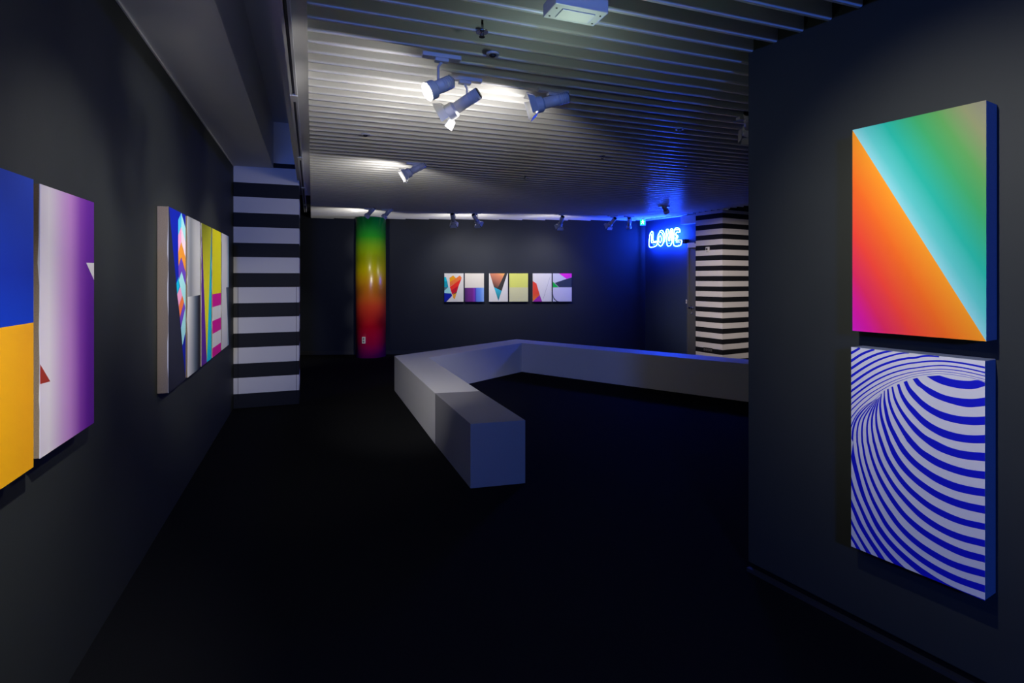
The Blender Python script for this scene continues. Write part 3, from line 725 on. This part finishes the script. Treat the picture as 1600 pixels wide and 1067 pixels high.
for x, y in ((400, 700), (450, 800), (600, 560), (700, 720), (810, 760), (905, 560), (975, 700), (1060, 800)):
    p = PNo.pt(*PNo.hit(x/15.24+990, y/15.24+330)); q = p-Vector((PN.n.x, PN.n.y, 0))*0.099
    m = MB(); m.tube(p, q, 0.004, 0.006, M_PLATE, 8)
    o = m.build('tube_standoff'); rel(o, sign)
pc = PNo.pt(*PNo.hit(1068, 377)); m = MB()
m.box(-0.035, 0.035, -0.0, 0.098, -0.04, 0.04, M_FIXD, Matrix.Translation(pc) @ Matrix.Rotation(PN.rz, 4, 'Z'))
o = m.build('transformer_box'); rel(o, sign)
tag(sign, 'glowing blue-white neon sign reading LOVE in outlined block letters on the far wall', 'sign')

# ------------------------------------------------------------------ exit sign
PX = PN.off(0.20)
a, z = PX.hit(1004.5, 347)
Zs = 10.6; xs = (1004.3-CX)/F*Zs
e = empty('exit_sign', (xs, Zs, CAMH+(HY-347)/F*Zs), math.radians(-22))
M_GREEN = mat('exit_green', (0.0, 0.4, 0.1), emit=(0.01, 0.85, 0.22), estr=1.2)
M_EXW = mat('exit_white', (0.8, 0.9, 0.8), emit=(0.75, 1.0, 0.8), estr=2.2)
m = MB(); m.box(-0.052, 0.052, -0.02, 0.02, -0.066, 0.052, M_PLATE); m.build('housing', e, bevel=0.003)
m = MB(); m.box(-0.048, 0.048, -0.0212, -0.0202, -0.060, 0.048, M_GREEN)
m.box(-0.048, 0.048, 0.0202, 0.0212, -0.060, 0.048, M_GREEN); m.build('sign_face', e)
m = MB(); y = -0.0218
man = [[(-0.012, 0.018), (0.010, 0.022), (0.014, -0.004), (-0.006, -0.008)], [(0.004, -0.006), (0.014, -0.004), (0.026, -0.040), (0.016, -0.042)],
       [(-0.006, -0.006), (0.004, -0.006), (-0.010, -0.028), (-0.026, -0.044), (-0.030, -0.036)], [(0.010, 0.020), (0.034, 0.006), (0.030, 0.000), (0.010, 0.010)],
       [(-0.012, 0.018), (-0.030, 0.004), (-0.026, -0.002), (-0.010, 0.008)]]
for pl in man: m.poly([(x, y, zz) for x, zz in pl], M_EXW)
m.poly([(0.004+0.010*math.cos(t*math.pi/6), y, 0.034+0.010*math.sin(t*math.pi/6)) for t in range(12)], M_EXW)
m.build('running_figure', e)
m = MB(); m.box(-0.006, 0.006, -0.006, 0.006, 0.05, H-(CAMH+(HY-347)/F*Zs), M_PLATE); m.build('bracket', e)
tag(e, 'small green illuminated exit sign with a white running figure, hanging left of the neon sign', 'sign')

# ------------------------------------------------------------------ white casing and door on the neon wall
sa = PN.off(0.10).hit(1063.3, 344)[0]
ez = empty('white_casing', PN.pt(sa, 2.49), PN.rz)
m = MB(); m.box(0, 0.50, -0.10, -0.001, 0, 0.150, M_SOFFIT); m.build('casing_body', ez, bevel=0.003)
m = MB(); m.box(0.02, 0.49, -0.085, -0.02, -0.006, 0.0, M_SLAT); m.build('bottom_lip', ez)
tag(ez, 'white boxed casing under the ceiling edge between the neon sign and the striped pillar', 'casing')

sd = PN.hit(1075, 434)[0]
door = empty('door_1', PN.pt(sd, 0), PN.rz); door['kind'] = 'structure'
m = MB(); m.box(0, 0.045, -0.03, -0.001, 0, 2.09, M_DOOR); m.box(0.045, 0.36, -0.03, -0.001, 2.045, 2.09, M_DOOR); m.build('door_frame', door, bevel=0.003)
m = MB(); m.box(0.047, 0.36, -0.016, -0.001, 0.01, 2.043, M_DOOR); m.build('door_leaf', door, bevel=0.002)
m = MB(); m.box(0.09, 0.115, -0.020, -0.016, 0.90, 1.0, M_CHROME); m.tube((0.102, -0.016, 0.955), (0.102, -0.06, 0.955), 0.009, 0.009, M_CHROME, 12); m.tube((0.07, -0.06, 0.955), (0.19, -0.06, 0.955), 0.010, 0.010, M_CHROME, 12)
tag(m.build('door_handle', door), 'chrome lever handle')
m = MB(); m.tube((0.102, -0.016, 0.855), (0.102, -0.024, 0.855), 0.026, 0.024, M_CHROME, 16); m.box(0.097, 0.107, -0.032, -0.024, 0.84, 0.87, M_CHROME)
tag(m.build('door_lock', door), 'chrome lock rosette')
m = MB(); m.box(0.06, 0.34, -0.075, -0.03, 2.05, 2.12, M_FIX); m.box(0.03, 0.20, -0.06, -0.045, 2.12, 2.14, M_FIX)
m.build('door_closer', door, bevel=0.004)
e = plate_on(PN, 1073, 471, 0.028, 0.075, 0.012, 'wall_switch', M_PLATE, 'tiny narrow grey push switch on the blue-lit wall left of the door', 'switch')
m = MB(); m.box(-0.007, 0.007, -0.0145, -0.012, -0.015, 0.015, M_SIDE); m.build('push_button', e)

# ------------------------------------------------------------------ track spotlights
def spotlight(loc, aim, label, on=True, barn=True, power=0, angle=50, blend=0.7, glow=3.0, L=0.155, arm=0.10, group='track spotlights under the slatted ceiling', col=WARM, estr=None):
    """loc: pivot of the lamp housing; aim: point it shines at"""
    loc = Vector(loc); aim = Vector(aim)
    e = empty('track_spotlight', (loc.x, loc.y, H-0.001), math.atan2(U.y, U.x))
    Minv = e.matrix_basis.inverted() if False else (Matrix.Translation(e.location) @ Matrix.Rotation(e.rotation_euler.z, 4, 'Z')).inverted()
    d = ((Minv.to_3x3()) @ (aim-loc)).normalized()
    p = Minv @ loc
    m = MB(); m.box(-0.10, 0.10, -0.02, 0.02, -0.022, 0.0, M_FIX); m.box(-0.035, 0.035, -0.017, 0.017, -0.040, -0.022, M_FIX); m.build('track_adapter', e, bevel=0.003)
    s = d.cross(Vector((0, 0, 1))).normalized(); R0 = 0.034
    m = MB()
    top = Vector((0, 0, -0.040))
    b1 = p+s*(R0+0.006)
    m.path([top, Vector((s.x*(R0+0.006), s.y*(R0+0.006), -0.050)), b1+Vector((0, 0, 0.02)), b1-Vector((0, 0, 0.01))], 0.007, M_FIX, 10)
    m.build('bracket_arm', e)
    # housing: rear heat sink body and front collar
    m = MB(); a0 = p-d*L*0.62; a1 = p+d*L*0.38
    m.tube(a0, a1, R0, R0, M_FIX, 28)
    m.tube(a0-d*0.006, a0, R0*0.80, R0, M_FIXD, 28)
    for k in range(5): m.tube(a0+d*(0.012+0.012*k), a0+d*(0.016+0.012*k), R0+0.002, R0+0.002, M_FIX, 28)
    m.build('lamp_housing', e)
    m = MB(); a2 = a1+d*0.055
    m.tube(a1, a1+d*0.012, R0, 0.047, M_FIX, 28, False); m.tube(a1+d*0.012, a2, 0.047, 0.049, M_FIX, 28, False)
    m.tube(a2, a2-d*0.03, 0.044, 0.030, M_FIX, 28, False)
    ring = m.build('front_ring', e)
    m = MB(); m.tube(a2-d*0.012, a2-d*0.008, 0.041, 0.041, M_LENS if on else M_LENSOFF, 24)
    m.build('lens', ring)
    if barn:
        u = d.cross(Vector((0, 0, 1))).normalized(); w2 = u.cross(d)
        for ax, bx in ((u, w2), (-u, w2), (w2, u), (-w2, u)):
            m = MB(); c = a2+ax*0.050; o_ = c+(d*0.80+ax*0.45)*0.055
            q = [c-bx*0.046, c+bx*0.046, o_+bx*0.058, o_-bx*0.058]; t = (ax-d*0.4).normalized()*0.0025
            i = len(m.v); m.v += [tuple(v_) for v_ in q]+[tuple(v_+t) for v_ in q]
            for f in ((0, 1, 2, 3), (7, 6, 5, 4), (0, 4, 5, 1), (1, 5, 6, 2), (2, 6, 7, 3), (3, 7, 4, 0)):
                m.f.append([i+k for k in f]); m.m.append(m.mi(M_FIX)); m.sm.append(False)
            m.build('barn_door', ring)
    tag(e, label, 'spotlight', group)
    dw = (aim-loc).normalized(); front = loc+dw*(L*0.38+0.055+0.012)
    if on and power: add_light('SPOT', front+dw*0.09, aim, power, col, 0.03, angle, blend)
    if on and glow:
        sp = front+dw*0.14+Vector((0, 0, -0.05)); h_ = Vector((V.x, V.y, 0.05))+Vector((dw.x, dw.y, 0))*0.5
        add_light('SPOT', sp, sp+h_, glow*3.1, col, 0.05, 165, 0.35, name='spill_or_fill')
    return e
def P3(px, py, Z): return ((px-CX)/F*Z, Z, CAMH-(py-HY)/F*Z)
spotlight(P3(690, 134, 2.80), (-2.3, 1.55, 1.15), 'white spotlight glaring towards the camera, leftmost of the three under the near slats', power=58, angle=56, blend=1.0, glow=1.6, barn=False, L=0.10)
spotlight(P3(726, 160, 3.12), (-2.5, 3.7, 1.25), 'white barn-door spotlight tilted down left, middle one of the three under the near slats', power=80, angle=44, glow=2.6)
spotlight(P3(864, 158, 3.32), (-2.6, 3.0, 1.75), 'white barn-door spotlight lying nearly level, rightmost of the three under the near slats', power=60, angle=50, glow=2.6)
spotlight(P3(650, 264, 5.45), (-3.0, 4.7, 1.3), 'white spotlight with a bright open mouth pointing down left, halfway down the ceiling', power=45, angle=50, glow=3.2)
spotlight(P3(579, 331, 9.0), (-4.3, 9.6, 0.6), 'small lit spotlight glowing above the rainbow column', power=40, angle=60, glow=4.0, barn=False)
spotlight(P3(606, 332, 9.1), (-3.6, 9.2, 0.9), 'small unlit white spotlight just right of the lit one above the rainbow column', on=False, barn=False)
spotlight(P3(707.5, 341, 9.55), (-0.95, 10.9, 1.25), 'white barn-door spotlight at the back wall, above the leftmost small canvas', power=36, angle=105, blend=1.0, glow=3.0)
spotlight(P3(743, 341.5, 9.55), (0.1, 10.9, 1.25), 'white barn-door spotlight at the back wall, above the second and third small canvases', power=36, angle=105, blend=1.0, glow=3.0)
spotlight(P3(877, 345, 9.7), (0.5, 10.9, 1.25), 'white barn-door spotlight at the back wall, above the rightmost small canvases', power=36, angle=105, blend=1.0, glow=3.0)
spotlight(P3(957, 346, 10.0), (1.4, 10.9, 1.9), 'small white spotlight in the blue glow, first left of the exit sign group', on=False)
spotlight(P3(983, 348, 10.1), (2.3, 10.9, 1.2), 'small white spotlight in the blue glow, nearest the exit sign', on=False, barn=False)
spotlight(P3(1038, 324, 8.7), (3.3, 9.6, 1.5), 'dark silhouetted spotlight on the ceiling above the neon sign', on=False, barn=False)
spotlight(P3(1170, 190, 3.92), (3.4, 7.5, 0.6), 'spotlight half hidden behind the corner of the right wall', on=False)

# ------------------------------------------------------------------ lighting rail beside the slats
rail = empty('lighting_track', (*uv(-0.105, 4.0), 2.62))
m = MB()
def uvbox(m, u0, u1, v0, v1, z0, z1, mm): m.prism([tuple(uv(u0, v0)), tuple(uv(u1, v0)), tuple(uv(u1, v1)), tuple(uv(u0, v1))], z0, z1, mm)
uvbox(m, -0.125, -0.113, -1.8, 9.9, 2.615, 2.653, M_FIX); uvbox(m, -0.097, -0.085, -1.8, 9.9, 2.615, 2.653, M_FIX); 
o = m.build('rail_profile'); rel(o, rail)
m = MB(); uvbox(m, -0.1125, -0.0975, -1.8, 9.9, 2.628, 2.65, M_FIXD); o = m.build('rail_slot'); rel(o, rail)
for vv in (2.05, 3.58, 5.4, 7.2, 8.9):
    m = MB(); uvbox(m, -0.127, -0.083, vv, vv+0.12, 2.611, 2.627, M_FIX); o = m.build('rail_coupler'); rel(o, rail)
tag(rail, 'long narrow lighting track with a black slot, beside the left ends of the slats', 'track')

# ------------------------------------------------------------------ emergency light and ceiling fittings
loc_ = P3(900, 12, 2.25)
e = empty('emergency_light', (loc_[0], 2.27, H), math.atan2(U.y, U.x))
m = MB(); m.box(-0.12, 0.12, -0.065, 0.065, -0.055, 0.0, M_FIX); m.build('housing', e, bevel=0.004)
m = MB(); m.box(-0.075, 0.075, -0.036, 0.040, -0.060, -0.055, M_PLATE); m.build('diffuser', e, bevel=0.003)
add_light('POINT', (loc_[0], 2.29, H-0.26), None, 1.8, (0.75, 1.0, 0.88), 0.05, name='spill_or_fill')
for x, y in ((-0.10, -0.03), (0.10, -0.03), (-0.10, 0.04), (0.10, 0.04)):
    m = MB(); m.tube((x, y, -0.055), (x, y, -0.057), 0.004, 0.004, M_FIXD, 10); m.build('screw', e)
tag(e, 'white rectangular emergency light fitting under the slats at the top edge of the picture', 'light fitting')

def fitting(px, py, Z, label, kind, group=None):
    x = (px-CX)/F*Z
    if kind == 'sprinkler':
        e = empty('sprinkler_head', (x, Z, H)); 
        m = MB(); m.tube((0, 0, 0.06), (0, 0, -0.008), 0.010, 0.010, M_CHROME, 12); m.build('stem', e)
        m = MB(); m.tube((0, 0, 0.002), (0, 0, -0.003), 0.030, 0.028, M_CHROME, 24); m.build('escutcheon', e)
        m = MB(); m.tube((0, 0, -0.022), (0, 0, -0.024), 0.014, 0.014, M_FIXD, 12); m.tube((0.008, 0, -0.008), (0.008, 0, -0.022), 0.002, 0.002, M_FIXD, 6); m.tube((-0.008, 0, -0.008), (-0.008, 0, -0.022), 0.002, 0.002, M_FIXD, 6); m.build('deflector', e)
        tag(e, label, 'sprinkler', group)
    else:
        e = empty('ceiling_sensor', (x, Z, H))
        m = MB(); m.tube((0, 0, 0.004), (0, 0, -0.008), 0.034, 0.031, M_FIX, 24); m.build('sensor_rim', e)
        m = MB(); m.tube((0, 0, -0.008), (0, 0, -0.018), 0.020, 0.010, M_FIXD, 16); m.build('sensor_eye', e)
        tag(e, label, 'sensor', group)
fitting(753, 50, 1.15*F/(HY-50), 'chrome sprinkler head between the near slats, nearest the top edge', 'sprinkler')
fitting(770, 84, 1.15*F/(HY-84), 'round sensor rim in the near slats just below the sprinkler', 'sensor')
fitting(571, 210, 1.15*F/(HY-210), 'tiny ceiling sensor on the slats near their left ends', 'sensor')
fitting(1062, 201, 1.15*F/(HY-201), 'tiny ceiling sensor on the slats at the right, above the blue streak', 'sensor')
fitting(941, 244, 1.15*F/(HY-244), 'tiny dark sprinkler on the slats right of the picture centre', 'sprinkler')
fitting(820, 277, 1.15*F/(HY-277), 'tiny sprinkler on the far slats above the small canvases', 'sprinkler')
